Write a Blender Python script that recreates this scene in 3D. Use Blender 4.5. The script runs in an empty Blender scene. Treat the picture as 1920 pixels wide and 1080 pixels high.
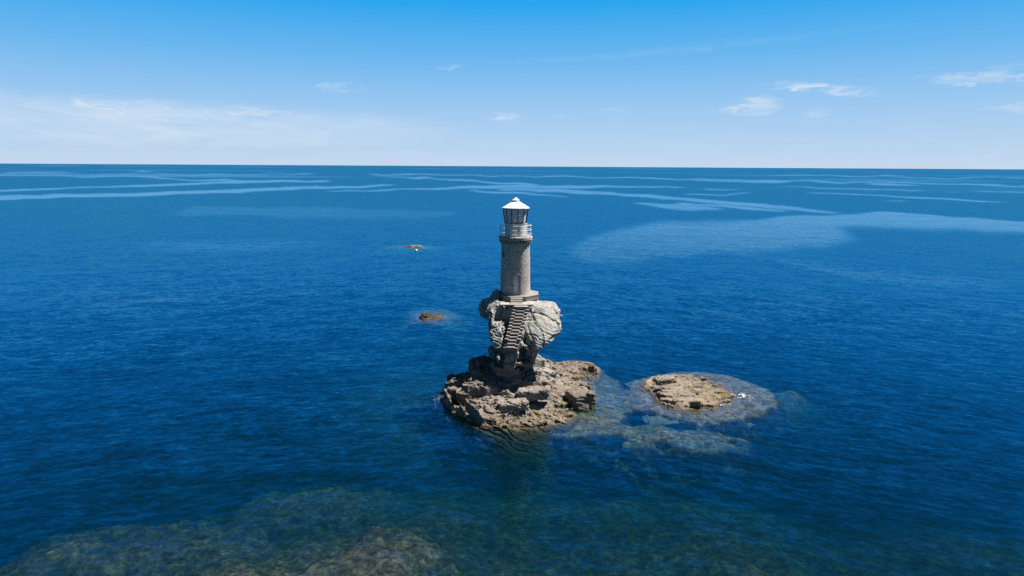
import bpy, math, random
import numpy as np
from mathutils import Matrix, Vector, Euler
R = math.radians
S = bpy.context.scene
COL = S.collection
random.seed(7)

# ------------------------------------------------------------------ camera
CAM = np.array([0.0, -62.0, 20.0]); FPX = 1280.0; PITCH = R(10.12); ROLL = R(0.33)
cam_d = bpy.data.cameras.new('camera'); cam = bpy.data.objects.new('camera', cam_d); COL.objects.link(cam)
cam_d.sensor_width = 36.0; cam_d.lens = FPX / 1920.0 * 36.0
cam_d.clip_start = 0.5; cam_d.clip_end = 200000.0
cam.matrix_world = Matrix.Translation(CAM) @ Matrix.Rotation(math.pi / 2 - PITCH, 4, 'X') @ Matrix.Rotation(ROLL, 4, 'Z')
S.camera = cam
CR = np.array(cam.matrix_world.to_3x3())
def ground(u, v, z=0.0):
    d = CR @ np.array([(u - 960) / FPX, (540 - v) / FPX, -1.0]); t = (z - CAM[2]) / d[2]
    return (CAM + t * d)[:2]
def on_y(u, v, y):
    d = CR @ np.array([(u - 960) / FPX, (540 - v) / FPX, -1.0]); t = (y - CAM[1]) / d[1]
    return CAM + t * d

# ------------------------------------------------------------------ render / exposure
S.render.engine = 'CYCLES'
S.cycles.use_denoising = False
S.cycles.max_bounces = 6; S.cycles.volume_bounces = 1; S.cycles.transparent_max_bounces = 8
S.cycles.diffuse_bounces = 1; S.cycles.glossy_bounces = 3; S.cycles.transmission_bounces = 4
S.cycles.caustics_reflective = False; S.cycles.caustics_refractive = False
S.cycles.sample_clamp_indirect = 4.0
S.view_settings.view_transform = 'Standard'; S.view_settings.look = 'None'
S.view_settings.exposure = 0.8; S.view_settings.gamma = 1.0; S.view_settings.use_curve_mapping = False

# ------------------------------------------------------------------ node helper
class NT:
    def __init__(s, tree): s.t = tree; s.n = tree.nodes; s.l = tree.links
    def new(s, typ, **kw):
        n = s.n.new(typ)
        for k, v in kw.items(): setattr(n, k, v)
        return n
    def set(s, sock, v):
        if isinstance(v, bpy.types.NodeSocket): s.l.new(v, sock)
        elif v is not None:
            if hasattr(sock, 'default_value') and hasattr(sock.default_value, '__len__') and not hasattr(v, '__len__'): v = [v] * len(sock.default_value)
            if hasattr(v, '__len__') and len(v) == 3 and sock.type == 'RGBA': v = (*v, 1)
            sock.default_value = v
    def m(s, op, a, b=None, c=None, clamp=False):
        n = s.new('ShaderNodeMath', operation=op, use_clamp=clamp)
        for i, v in enumerate((a, b, c)):
            if v is not None: s.set(n.inputs[i], v)
        return n.outputs[0]
    def vm(s, op, a, b=None, sc=None):
        n = s.new('ShaderNodeVectorMath', operation=op); s.set(n.inputs[0], a)
        if b is not None: s.set(n.inputs[1], b)
        if sc is not None: s.set(n.inputs['Scale'], sc)
        return n.outputs[0]
    def xyz(s, x, y, z):
        n = s.new('ShaderNodeCombineXYZ'); s.set(n.inputs[0], x); s.set(n.inputs[1], y); s.set(n.inputs[2], z); return n.outputs[0]
    def sep(s, v):
        n = s.new('ShaderNodeSeparateXYZ'); s.set(n.inputs[0], v); return n.outputs
    def noise(s, vec, scale, detail=3, rough=.5, dist=0, dim='3D'):
        n = s.new('ShaderNodeTexNoise', noise_dimensions=dim); s.set(n.inputs['Vector'], vec)
        n.inputs['Scale'].default_value = scale; n.inputs['Detail'].default_value = detail
        n.inputs['Roughness'].default_value = rough; n.inputs['Distortion'].default_value = dist
        return n.outputs
    def ramp(s, fac, stops, interp='LINEAR'):
        n = s.new('ShaderNodeValToRGB'); s.set(n.inputs[0], fac); cr = n.color_ramp; cr.interpolation = interp
        while len(cr.elements) < len(stops): cr.elements.new(0.5)
        for e, (p, c) in zip(cr.elements, stops):
            e.position = p; e.color = (*c, 1) if hasattr(c, '__len__') else (c, c, c, 1)
        return n.outputs[0]
    def mix(s, f, a, b, blend='MIX'):
        n = s.new('ShaderNodeMix', data_type='RGBA', blend_type=blend); s.set(n.inputs[0], f); s.set(n.inputs[6], a); s.set(n.inputs[7], b); return n.outputs[2]
    def mr(s, v, a, b, c=0, d=1, typ='LINEAR'):
        n = s.new('ShaderNodeMapRange', interpolation_type=typ); s.set(n.inputs[0], v)
        for i, x in enumerate((a, b, c, d)): s.set(n.inputs[i + 1], x)
        return n.outputs[0]
    def bump(s, h, strength, dist, normal=None):
        n = s.new('ShaderNodeBump'); s.set(n.inputs['Height'], h); n.inputs['Strength'].default_value = strength
        n.inputs['Distance'].default_value = dist
        if normal is not None: s.set(n.inputs['Normal'], normal)
        return n.outputs[0]
def material(name):
    mt = bpy.data.materials.new(name); mt.use_nodes = True; nt = NT(mt.node_tree); nt.n.clear()
    out = nt.new('ShaderNodeOutputMaterial'); return mt, nt, out
def principled(nt, out, color, rough=.8, normal=None, spec=.3, metal=0):
    p = nt.new('ShaderNodeBsdfPrincipled'); nt.set(p.inputs['Base Color'], color); nt.set(p.inputs['Roughness'], rough)
    p.inputs['Specular IOR Level'].default_value = spec; p.inputs['Metallic'].default_value = metal
    if normal is not None: nt.set(p.inputs['Normal'], normal)
    nt.l.new(p.outputs[0], out.inputs['Surface']); return p

# ------------------------------------------------------------------ sky and sun
SUN_AZ = R(70.0); SUN_EL = R(61.0)          # azimuth clockwise from +Y (the view direction)
W = bpy.data.worlds.new('World'); S.world = W; W.use_nodes = True
w = NT(W.node_tree); w.n.clear()
wo = w.new('ShaderNodeOutputWorld'); bg = w.new('ShaderNodeBackground'); w.l.new(bg.outputs[0], wo.inputs[0])
bg.inputs[1].default_value = 0.0566
sky = w.new('ShaderNodeTexSky', sky_type='NISHITA', sun_disc=False, sun_elevation=SUN_EL, sun_rotation=SUN_AZ)
tc = w.new('ShaderNodeTexCoord'); dx, dy, dz = w.sep(tc.outputs['Generated'])
ramp = w.ramp(dz, [(0, (.56, .70, .87)), (.035, (.46, .655, .88)), (.09, (.31, .575, .89)), (.15, (.14, .475, .88)),
                   (.215, (.020, .385, .87)), (.29, (.026, .33, .80)), (.42, (.024, .17, .44)), (.55, (.024, .06, .13)), (1, (.020, .035, .06))])
skyc = w.mix(.98, sky.outputs[0], w.vm('SCALE', ramp, sc=10.0))
# thin cirrus: soft patches in direction (azimuth, elevation), torn by noise
az = w.m('ARCTAN2', dx, dy); el = w.m('ARCSINE', dz)
wv = w.xyz(w.m('MULTIPLY', az, 9.0), w.m('MULTIPLY', el, 55.0), 0.0)
wn = w.noise(wv, 1.0, 5, .6, .6)[0]; wn2 = w.noise(w.xyz(w.m('MULTIPLY', az, 30.0), w.m('MULTIPLY', el, 120.0), 3.0), 1.0, 5, .65, .8)
wd = w.sep(wn2[1])  # tears the edges
azw = w.m('ADD', az, w.m('MULTIPLY', w.m('SUBTRACT', wd[0], .5), .09)); elw = w.m('ADD', el, w.m('MULTIPLY', w.m('SUBTRACT', wd[1], .5), .022))
def blob(u, v, hu, hv, tilt=0.0):
    a0 = math.atan((u - 960) / FPX); e0 = (311.5 - v + (u - 960) * .0058) / FPX * math.cos(a0)
    p = w.m('SUBTRACT', azw, a0); q = w.m('ADD', w.m('SUBTRACT', elw, e0), w.m('MULTIPLY', p, tilt))
    p = w.m('DIVIDE', p, hu / FPX); q = w.m('DIVIDE', q, hv / FPX)
    d2 = w.m('ADD', w.m('MULTIPLY', p, p), w.m('MULTIPLY', q, q))
    return w.mr(d2, 0, 1.0, 1, 0, 'SMOOTHSTEP')
cl = None
for (u, v, hu, hv, tl, k) in [(1525, 175, 92, 12, .12, 1.0), (1405, 203, 50, 21, 0, .85), (225, 208, 120, 20, 0, 1.0), (440, 222, 260, 22, 0, .7), (948, 222, 40, 8, 0, .8),
                              (650, 172, 45, 10, 0, .4), (850, 139, 35, 6, 0, .35), (1830, 155, 110, 11, .04, .6), (1230, 110, 420, 9, -.06, .10),
                              (1510, 217, 28, 9, 0, .5), (1340, 211, 26, 7, 0, .5), (1890, 206, 60, 9, 0, .5), (1890, 133, 60, 7, 0, .3), (430, 217, 200, 22, 0, .3),
                              (1055, 222, 20, 5, 0, .3), (1150, 213, 30, 5, 0, .3)]:
    b = w.m('MULTIPLY', blob(u, v, hu, hv, tl), w.m('MULTIPLY', w.mr(wn2[0], .36, .66, .0, 1), k))
    cl = b if cl is None else w.m('MAXIMUM', cl, b)
band = w.m('MULTIPLY', blob(250, 232, 620, 46, .01), w.m('MULTIPLY', w.mr(wn, .3, .7, .15, 1), .7))
vlow = w.m('MULTIPLY', w.mr(el, .01, .09, .12, 0), w.mr(wn, .4, .7, 0, 1))
cl = w.m('MAXIMUM', w.m('MAXIMUM', cl, band), vlow)
skyc = w.mix(w.m('MULTIPLY', cl, .88), skyc, (7.6, 8.35, 9.2, 1))
skyc = w.vm('SCALE', skyc, sc=w.mr(dy, -.25, .35, .55, 1.0, 'SMOOTHSTEP'))     # sky dimmed behind the camera to cut ambient light on camera-facing rock
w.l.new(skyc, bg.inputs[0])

sun_d = bpy.data.lights.new('sun', 'SUN'); sun_d.energy = 5.0; sun_d.angle = R(.53); sun_d.color = (1, .955, .88)
sun = bpy.data.objects.new('sun', sun_d); COL.objects.link(sun)
sd = Vector((math.sin(SUN_AZ) * math.cos(SUN_EL), math.cos(SUN_AZ) * math.cos(SUN_EL), math.sin(SUN_EL)))
sun.rotation_euler = sd.to_track_quat('Z', 'Y').to_euler(); sun.location = (60, 25, 120)

# ------------------------------------------------------------------ object helpers
def mesh_obj(name, verts, faces, mat, parent=None, smooth=False):
    me = bpy.data.meshes.new(name)
    if isinstance(verts, np.ndarray) and isinstance(faces, np.ndarray):
        me.vertices.add(len(verts)); me.vertices.foreach_set('co', verts.astype(np.float32).ravel())
        k = faces.shape[1]; me.loops.add(faces.size); me.loops.foreach_set('vertex_index', faces.astype(np.int32).ravel())
        me.polygons.add(len(faces)); me.polygons.foreach_set('loop_start', np.arange(0, faces.size, k, dtype=np.int32))
        me.update(calc_edges=True); me.validate()
    else:
        me.from_pydata([tuple(v) for v in verts], [], [tuple(f) for f in faces]); me.update()
    if smooth: me.polygons.foreach_set('use_smooth', np.ones(len(me.polygons), dtype=bool))
    if mat: me.materials.append(mat)
    o = bpy.data.objects.new(name, me); COL.objects.link(o)
    if parent is not None: o.parent = parent
    return o
def tag(o, label=None, cat=None, group=None, kind=None):
    if label: o['label'] = label
    if cat: o['category'] = cat
    if group: o['group'] = group
    if kind: o['kind'] = kind
    return o
def empty(name, loc, parent=None):
    o = bpy.data.objects.new(name, None); COL.objects.link(o); o.location = loc; o.empty_display_size = .3
    if parent is not None: o.parent = parent
    return o
class MB:
    def __init__(s): s.v = []; s.f = []
    def add(s, v, f):
        b = len(s.v); s.v += [tuple(p) for p in v]; s.f += [tuple(b + i for i in q) for q in f]; return s
    def lathe(s, prof, n=48, a0=0.0, cx=0, cy=0, cap=True):
        b = len(s.v)
        for r, z in prof:
            for i in range(n):
                a = a0 + 2 * math.pi * i / n; s.v.append((cx + r * math.sin(a), cy - r * math.cos(a), z))
        for j in range(len(prof) - 1):
            for i in range(n):
                k = (i + 1) % n; s.f.append((b + j * n + i, b + j * n + k, b + (j + 1) * n + k, b + (j + 1) * n + i))
        if cap:
            s.f.append(tuple(b + i for i in reversed(range(n)))); s.f.append(tuple(b + (len(prof) - 1) * n + i for i in range(n)))
        return s
    def ring(s, r, z, t, n=64, m=8):
        b = len(s.v)
        for i in range(n):
            a = 2 * math.pi * i / n
            for j in range(m):
                c = 2 * math.pi * j / m; rr = r + t * math.cos(c); s.v.append((rr * math.sin(a), -rr * math.cos(a), z + t * math.sin(c)))
        for i in range(n):
            for j in range(m):
                s.f.append((b + i * m + j, b + ((i + 1) % n) * m + j, b + ((i + 1) % n) * m + (j + 1) % m, b + i * m + (j + 1) % m))
        return s
    def tube(s, p, q, r0, r1=None, n=8):
        r1 = r0 if r1 is None else r1; p = Vector(p); q = Vector(q); d = (q - p).normalized()
        x = d.orthogonal().normalized(); y = d.cross(x); b = len(s.v)
        for c, r in ((p, r0), (q, r1)):
            for i in range(n):
                a = 2 * math.pi * i / n; s.v.append(tuple(c + x * r * math.cos(a) + y * r * math.sin(a)))
        for i in range(n): s.f.append((b + i, b + (i + 1) % n, b + n + (i + 1) % n, b + n + i))
        s.f.append(tuple(b + i for i in reversed(range(n)))); s.f.append(tuple(b + n + i for i in range(n))); return s
    def box(s, c, d, rot=None, bev=0.0, jit=0.0):
        hx, hy, hz = [k / 2 for k in d]; b = min(bev, hx * .45, hy * .45, hz * .45)
        if b <= 0:
            v = [(x, y, z) for z in (-hz, hz) for y in (-hy, hy) for x in (-hx, hx)]
            f = [(0, 2, 3, 1), (4, 5, 7, 6), (0, 1, 5, 4), (2, 6, 7, 3), (0, 4, 6, 2), (1, 3, 7, 5)]
        else:       # chamfered box
            v = []; idx = {}
            for sz in (-1, 1):
                for sy in (-1, 1):
                    for sx in (-1, 1):
                        for ax in range(3):
                            p = [sx * (hx - b), sy * (hy - b), sz * (hz - b)]; p[ax] = (sx, sy, sz)[ax] * (hx, hy, hz)[ax]
                            idx[(sx, sy, sz, ax)] = len(v); v.append(tuple(p))
            f = []
            for ax in range(3):
                o1, o2 = [(1, 2), (2, 0), (0, 1)][ax]
                for sg in (-1, 1):
                    q = []
                    for a_, b_ in ((-1, -1), (1, -1), (1, 1), (-1, 1)):
                        k = [0, 0, 0]; k[ax] = sg; k[o1] = a_; k[o2] = b_; q.append(idx[(*k, ax)])
                    f.append(tuple(q if sg > 0 else q[::-1]))
            for ax in range(3):
                o1, o2 = [(1, 2), (2, 0), (0, 1)][ax]
                for a_ in (-1, 1):
                    for b_ in (-1, 1):
                        def K(t, x_):
                            k = [0, 0, 0]; k[ax] = t; k[o1] = a_; k[o2] = b_; return idx[(*k, x_)]
                        q = (K(-1, o1), K(1, o1), K(1, o2), K(-1, o2)); f.append(q if a_ * b_ > 0 else q[::-1])
            for sz in (-1, 1):
                for sy in (-1, 1):
                    for sx in (-1, 1):
                        q = tuple(idx[(sx, sy, sz, a)] for a in range(3)); f.append(q if sx * sy * sz > 0 else q[::-1])
        if jit: v = [tuple(k + random.uniform(-jit, jit) for k in p) for p in v]
        if rot is not None:
            E_ = rot if isinstance(rot, Matrix) else Euler(rot).to_matrix(); v = [tuple(E_ @ Vector(p)) for p in v]
        return s.add([(p[0] + c[0], p[1] + c[1], p[2] + c[2]) for p in v], f)
    def build(s, name, mat, parent=None, smooth=False): return mesh_obj(name, s.v, s.f, mat, parent, smooth)

# ------------------------------------------------------------------ vectorised noise
_rng = np.random.RandomState(11); _P = _rng.permutation(256).astype(np.int32); _P = np.concatenate([_P, _P])
_G = _rng.normal(size=(256, 3)); _G = (_G / np.linalg.norm(_G, axis=1)[:, None]).astype(np.float32); _V = _rng.rand(256).astype(np.float32)
def h3(i, j, k): return _P[(_P[(_P[i & 255] + j) & 255] + k) & 255]
def perlin(x, y, z):
    xi = np.floor(x).astype(np.int32); yi = np.floor(y).astype(np.int32); zi = np.floor(z).astype(np.int32)
    fx = (x - xi).astype(np.float32); fy = (y - yi).astype(np.float32); fz = (z - zi).astype(np.float32)
    s = lambda t: t * t * t * (t * (t * 6 - 15) + 10)
    ux, uy, uz = s(fx), s(fy), s(fz); out = 0
    for a in (0, 1):
        for b in (0, 1):
            for c in (0, 1):
                g = _G[h3(xi + a, yi + b, zi + c)]
                d = g[..., 0] * (fx - a) + g[..., 1] * (fy - b) + g[..., 2] * (fz - c)
                out = out + d * (ux if a else 1 - ux) * (uy if b else 1 - uy) * (uz if c else 1 - uz)
    return out * 1.5
def fbm(x, y, z, o=4, g=.5):
    t = 0; a = 1
    for i in range(o): t = t + a * perlin(x * 2 ** i + 17 * i, y * 2 ** i + 5 * i, z * 2 ** i); a *= g
    return t
def cell2(x, y, k):
    """random value of the nearest 2-D cell and how near its border we are, per integer layer k"""
    xi = np.floor(x).astype(np.int32); yi = np.floor(y).astype(np.int32); d1 = np.full(x.shape, 9., np.float32); d2 = d1.copy(); v = np.zeros(x.shape, np.float32)
    for a in (-1, 0, 1):
        for b in (-1, 0, 1):
            h = h3(xi + a, yi + b, k); px = xi + a + _V[h]; py = yi + b + _V[(h * 7 + 31) & 255]
            d = ((px - x) ** 2 + (py - y) ** 2).astype(np.float32); n = d < d1
            d2 = np.where(n, d1, np.minimum(d2, d)); v = np.where(n, _V[(h * 13 + 101) & 255], v); d1 = np.where(n, d, d1)
    return v, np.sqrt(d2) - np.sqrt(d1)
def facets(H, gx0, gy0, hs, X, Y, cs, tilt, off, stretch=.6, seed=0, dip=(0, 0)):
    """break a height map H into tilted, angular blocks"""
    x = X / cs * stretch; y = Y / cs; xi = np.floor(x).astype(np.int32); yi = np.floor(y).astype(np.int32)
    d1 = np.full(x.shape, 9.); cx = np.zeros(x.shape); cy = cx.copy(); r = [cx.copy() for _ in range(3)]
    for a in (-1, 0, 1):
        for b in (-1, 0, 1):
            h = h3(xi + a, yi + b, seed); px = xi + a + _V[h]; py = yi + b + _V[(h * 7 + 31) & 255]; d = (px - x) ** 2 + (py - y) ** 2; n = d < d1
            d1 = np.where(n, d, d1); cx = np.where(n, px, cx); cy = np.where(n, py, cy)
            for q in range(3): r[q] = np.where(n, _V[(h * (13 + 4 * q) + 101 * q + 5) & 255], r[q])
    cx, cy = cx * cs / stretch, cy * cs
    ic = np.clip(((cx - gx0) / hs).astype(int), 0, H.shape[0] - 1); jc = np.clip(((cy - gy0) / hs).astype(int), 0, H.shape[1] - 1)
    return H[ic, jc] + ((r[0] - .5) * tilt + dip[0]) * (X - cx) + ((r[1] - .5) * tilt + dip[1]) * (Y - cy) + (r[2] - .5) * off
def polytope(x, y, z, c, r, seed, n=16, lo=.78, rot=0.0):
    """angular boulder: an ellipsoid hewn by n planes"""
    rg = np.random.RandomState(seed); X, Y, Z = x - c[0], y - c[1], z - c[2]
    if rot: X, Z = X * math.cos(rot) + Z * math.sin(rot), -X * math.sin(rot) + Z * math.cos(rot)
    F = ell(X, Y, Z, (0, 0, 0), r) - .02
    for i in range(n):
        k = (i + .5) / n; zz = 1 - 2 * k; a = 2.399963 * i + rg.rand() * .9; q = math.sqrt(1 - zz * zz); v = np.array([q * math.cos(a), q * math.sin(a), zz]) + rg.normal(size=3) * .18; v /= np.linalg.norm(v)
        hh = np.linalg.norm(v * np.array(r)) * rg.uniform(lo, .96); F = np.maximum(F, (X * v[0] + Y * v[1] + Z * v[2]) - hh)
    return F
def poly_sd(x, y, poly):
    """signed distance to a polygon, negative inside"""
    d = np.full(x.shape, 1e9); ins = np.zeros(x.shape, bool); n = len(poly)
    for i in range(n):
        ax, ay = poly[i]; bx, by = poly[(i + 1) % n]; ex, ey = bx - ax, by - ay
        t = np.clip(((x - ax) * ex + (y - ay) * ey) / (ex * ex + ey * ey + 1e-12), 0, 1)
        d = np.minimum(d, (x - ax - t * ex) ** 2 + (y - ay - t * ey) ** 2)
        c = (ay > y) != (by > y)
        with np.errstate(divide='ignore', invalid='ignore'): xx = ax + (y - ay) * ex / (ey if ey else 1e-12)
        ins ^= c & (x < xx)
    return np.where(ins, -1, 1) * np.sqrt(d)
def sstep(a, b, x): t = np.clip((x - a) / (b - a), 0, 1); return t * t * (3 - 2 * t)

# ------------------------------------------------------------------ surface nets
def surface_nets(F, org, h):
    sg = F < 0; nx, ny, nz = F.shape
    cnt = np.zeros((nx - 1, ny - 1, nz - 1), np.uint8)
    for a in (0, 1):
        for b in (0, 1):
            for c in (0, 1): cnt += sg[a:nx - 1 + a, b:ny - 1 + b, c:nz - 1 + c]
    act = np.argwhere((cnt > 0) & (cnt < 8)).astype(np.int32); idx = np.full(cnt.shape, -1, np.int32)
    idx[act[:, 0], act[:, 1], act[:, 2]] = np.arange(len(act))
    acc = np.zeros((len(act), 3)); n = np.zeros(len(act))
    cor = [(a, b, c) for a in (0, 1) for b in (0, 1) for c in (0, 1)]
    for p in cor:
        for ax in range(3):
            if p[ax]: continue
            q = list(p); q[ax] = 1
            f0 = F[act[:, 0] + p[0], act[:, 1] + p[1], act[:, 2] + p[2]]; f1 = F[act[:, 0] + q[0], act[:, 1] + q[1], act[:, 2] + q[2]]
            m = (f0 < 0) != (f1 < 0); t = np.where(m, f0 / np.where(m, f0 - f1, 1), 0)
            pt = np.array(p, float)[None] + np.zeros((len(act), 3)); pt[:, ax] += t
            acc[m] += pt[m]; n[m] += 1
    V = (act + acc / n[:, None]) * h + np.array(org)
    faces = []
    for ax in range(3):
        s0 = [slice(1, None)] * 3; s0 = [slice(1, F.shape[k] - 1) for k in range(3)]; s1 = list(s0); s0[ax] = slice(0, F.shape[ax] - 1); s1[ax] = slice(1, F.shape[ax])
        e = np.argwhere(sg[tuple(s0)] != sg[tuple(s1)]).astype(np.int32)
        off = np.ones(3, np.int32); off[ax] = 0; e = e + off
        b, c = [(1, 2), (2, 0), (0, 1)][ax]; q = []
        for db, dc in ((-1, -1), (0, -1), (0, 0), (-1, 0)):
            k = e.copy(); k[:, b] += db; k[:, c] += dc; q.append(idx[k[:, 0], k[:, 1], k[:, 2]])
        q = np.stack(q, 1); flip = ~sg[e[:, 0], e[:, 1], e[:, 2]]; q[flip] = q[flip][:, ::-1]
        faces.append(q[(q >= 0).all(1)])
    return V, np.concatenate(faces)

def smin(a, b, k):
    h = np.clip(.5 + .5 * (b - a) / k, 0, 1); return b + (a - b) * h - k * h * (1 - h)
def ell(x, y, z, c, r, rot=0.0):
    X, Y, Z = x - c[0], y - c[1], z - c[2]
    if rot: X, Z = X * math.cos(rot) + Z * math.sin(rot), -X * math.sin(rot) + Z * math.cos(rot)
    k = np.sqrt((X / r[0]) ** 2 + (Y / r[1]) ** 2 + (Z / r[2]) ** 2); return (k - 1) * min(r)
def rbox(x, y, z, c, hd, rad=.15, rot=0.0, yaw=0.0):
    X, Y, Z = x - c[0], y - c[1], z - c[2]
    if yaw: X, Y = X * math.cos(yaw) + Y * math.sin(yaw), -X * math.sin(yaw) + Y * math.cos(yaw)
    if rot: X, Z = X * math.cos(rot) + Z * math.sin(rot), -X * math.sin(rot) + Z * math.cos(rot)
    qx, qy, qz = np.abs(X) - hd[0] + rad, np.abs(Y) - hd[1] + rad, np.abs(Z) - hd[2] + rad
    return np.sqrt(np.maximum(qx, 0) ** 2 + np.maximum(qy, 0) ** 2 + np.maximum(qz, 0) ** 2) + np.minimum(np.maximum(qx, np.maximum(qy, qz)), 0) - rad

def strata(x, y, z, dip, amp, scale=1.0):
    """ledges and broken blocks of a bedded rock: offset of the surface outwards"""
    w1 = fbm(x * .35, y * .35, z * .35, 3)
    t = x * dip[0] + y * dip[1] + z * dip[2] + .45 * w1
    u = x - t * dip[0]; v = y - t * dip[1]
    out = 0
    for hgt, cs, a in ((.50, 1.3, .24), (.19, .70, .17), (.085, .4, .06)):
        hgt *= scale; cs *= scale
        tl = t / hgt + .35 * perlin(x * .8, y * .8, z * .8 + 9); k = np.floor(tl).astype(np.int32); fr = tl - k
        val, edge = cell2(u / cs * .55 + k * .37, v / cs + k * .71, k & 255)
        layer = _V[(k * 57 + 13) & 255]
        out = out + a * (.55 * (layer - .5) + .75 * (val - .5)) - a * .35 * (1 - sstep(0, .13, edge)) - a * .8 * (1 - sstep(.02, .2, fr))
    out = out + .05 * fbm(x * 2.2, y * 2.2, z * 5, 3)
    return out * amp

def terrace(H, X, Y, st, px, py, n, sharp=.6):
    """break a rock surface into tilted beds: flat treads and steep risers"""
    P_ = px * X + py * Y; q_ = (H + P_ + n) / st; k = np.floor(q_); f = q_ - k
    return st * (k + np.clip((f - sharp) / (1 - sharp), 0, 1) + .15 * f) - P_ - n - .05 * st
def build_rock(name, lo, hi, h, base, amp, dip, mat, parent=None, tone=None, scale=1.0, top=None):
    nx, ny, nz = [int((b - a) / h) + 1 for a, b in zip(lo, hi)]
    X = (lo[0] + np.arange(nx) * h).astype(np.float32)[:, None, None]; Y = (lo[1] + np.arange(ny) * h).astype(np.float32)[None, :, None]; Z = (lo[2] + np.arange(nz) * h).astype(np.float32)[None, None, :]
    X, Y, Z = np.broadcast_arrays(X, Y, Z)
    F = base(X, Y, Z).astype(np.float32)
    m = np.abs(F) < .75; x, y, z = X[m], Y[m], Z[m]
    A = amp(x, y, z) if callable(amp) else amp
    F[m] -= strata(x, y, z, dip, A, scale)
    if top is not None: F = top(X, Y, Z, F)
    F[0], F[-1], F[:, 0], F[:, -1], F[:, :, 0], F[:, :, -1] = 1, 1, 1, 1, 1, 1
    V, Q = surface_nets(F, lo, h)
    lab = np.arange(len(V)); e = np.concatenate([Q[:, [0, 1]], Q[:, [1, 2]], Q[:, [2, 3]], Q[:, [3, 0]]])     # drop loose crumbs
    for _ in range(400):
        m_ = np.minimum(lab[e[:, 0]], lab[e[:, 1]]); old = lab.copy(); np.minimum.at(lab, e[:, 0], m_); np.minimum.at(lab, e[:, 1], m_); lab = lab[lab]
        if (lab == old).all(): break
    big_ = np.bincount(lab).argmax(); kp = lab == big_; ix = np.cumsum(kp) - 1; Q = ix[Q[kp[Q[:, 0]]]]; V = V[kp]
    o = mesh_obj(name, V, Q, mat, parent, smooth=False)
    if tone is not None:
        at = o.data.attributes.new('tone', 'FLOAT', 'POINT'); at.data.foreach_set('value', tone(V[:, 0], V[:, 1], V[:, 2]).astype(np.float32))
    return o

# ------------------------------------------------------------------ rock material
def rock_material(name, dip, pale=(.355, .345, .315), tan=(.185, .15, .125), wet=True, under=((.018, .017, .012), (.05, .046, .034), (.10, .095, .075))):
    mt, n, out = material(name)
    g = n.new('ShaderNodeNewGeometry'); P = g.outputs['Position']; x, y, z = n.sep(P)
    at = n.new('ShaderNodeAttribute', attribute_name='tone'); tone = at.outputs['Fac']
    t = n.m('ADD', n.m('ADD', n.m('MULTIPLY', x, dip[0]), n.m('MULTIPLY', y, dip[1])), n.m('MULTIPLY', z, dip[2]))
    t = n.m('ADD', t, n.m('MULTIPLY', n.m('SUBTRACT', n.noise(P, .6, 3)[0], .5), .8))
    lay = n.noise(n.xyz(n.m('MULTIPLY', x, .45), n.m('MULTIPLY', y, .45), n.m('MULTIPLY', t, 8.5)), 1.0, 5, .65)[0]
    big = n.noise(P, .55, 5, .6)[0]; med = n.noise(P, 2.6, 5, .65)[0]; fine = n.noise(P, 11.0, 4, .7)[0]
    c_tan = n.ramp(big, [(.28, (tan[0] * .62, tan[1] * .6, tan[2] * .62)), (.45, tan), (.58, (tan[0] * 1.25, tan[1] * 1.15, tan[2] * 1.0)), (.72, (tan[0] * .95, tan[1] * .95, tan[2] * 1.05))])
    c_pale = n.ramp(med, [(.3, (pale[0] * .7, pale[1] * .7, pale[2] * .7)), (.5, pale), (.7, (pale[0] * 1.12, pale[1] * 1.14, pale[2] * 1.14))])
    c = n.mix(n.m('ADD', tone, n.m('MULTIPLY', n.m('SUBTRACT', med, .5), 1.2), clamp=True), c_tan, c_pale)
    c = n.mix(.75, c, n.ramp(lay, [(.32, .22), (.43, .85), (.55, 1.05), (.75, 1.3)]), 'MULTIPLY')
    c = n.mix(.7, c, n.ramp(fine, [(.3, .62), (.55, 1.08), (.8, 1.2)]), 'MULTIPLY')
    # mineral and guano flecks
    c = n.mix(n.m('MULTIPLY', n.mr(n.noise(P, 3.7, 4, .7)[0], .64, .70), .5), c, (.55, .53, .50))
    if wet:     # ochre weed above the water line, olive below it
        zz = n.m('ADD', z, n.m('MULTIPLY', n.m('SUBTRACT', n.noise(P, 1.3, 4, .6)[0], .5), 1.1))
        oc = n.m('MULTIPLY', n.mr(zz, .55, .12), n.mr(n.noise(P, .9, 3)[0], .35, .55, .15, 1))
        c = n.mix(n.m('MULTIPLY', oc, .6), c, n.ramp(med, [(.35, (.07, .05, .018)), (.6, (.20, .14, .038)), (.75, (.29, .225, .12))]))
        fl_ = n.m('MULTIPLY', n.mr(n.noise(P, .75, 4, .6)[0], .5, .62), .6); c = n.mix(fl_, c, n.mix(1.0, c, (.80, .88, 1.02), 'MULTIPLY'))
        dk = n.mr(z, .14, -.02); c = n.mix(n.m('MULTIPLY', dk, .7), c, (.05, .042, .022))
        pl = n.mr(z, -.1, -.35); c = n.mix(n.m('MULTIPLY', pl, .75), c, n.ramp(med, [(.3, under[0]), (.55, under[1]), (.75, under[2])]))
    hgt = n.m('ADD', n.m('MULTIPLY', lay, .8), n.m('ADD', n.m('MULTIPLY', med, .5), n.m('MULTIPLY', fine, .45)))
    principled(n, out, c, .85, n.bump(hgt, .9, .10), .2); return mt

DIP = (.30, -.22, .93)
M_rock = rock_material('bedded_rock', DIP)

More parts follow.
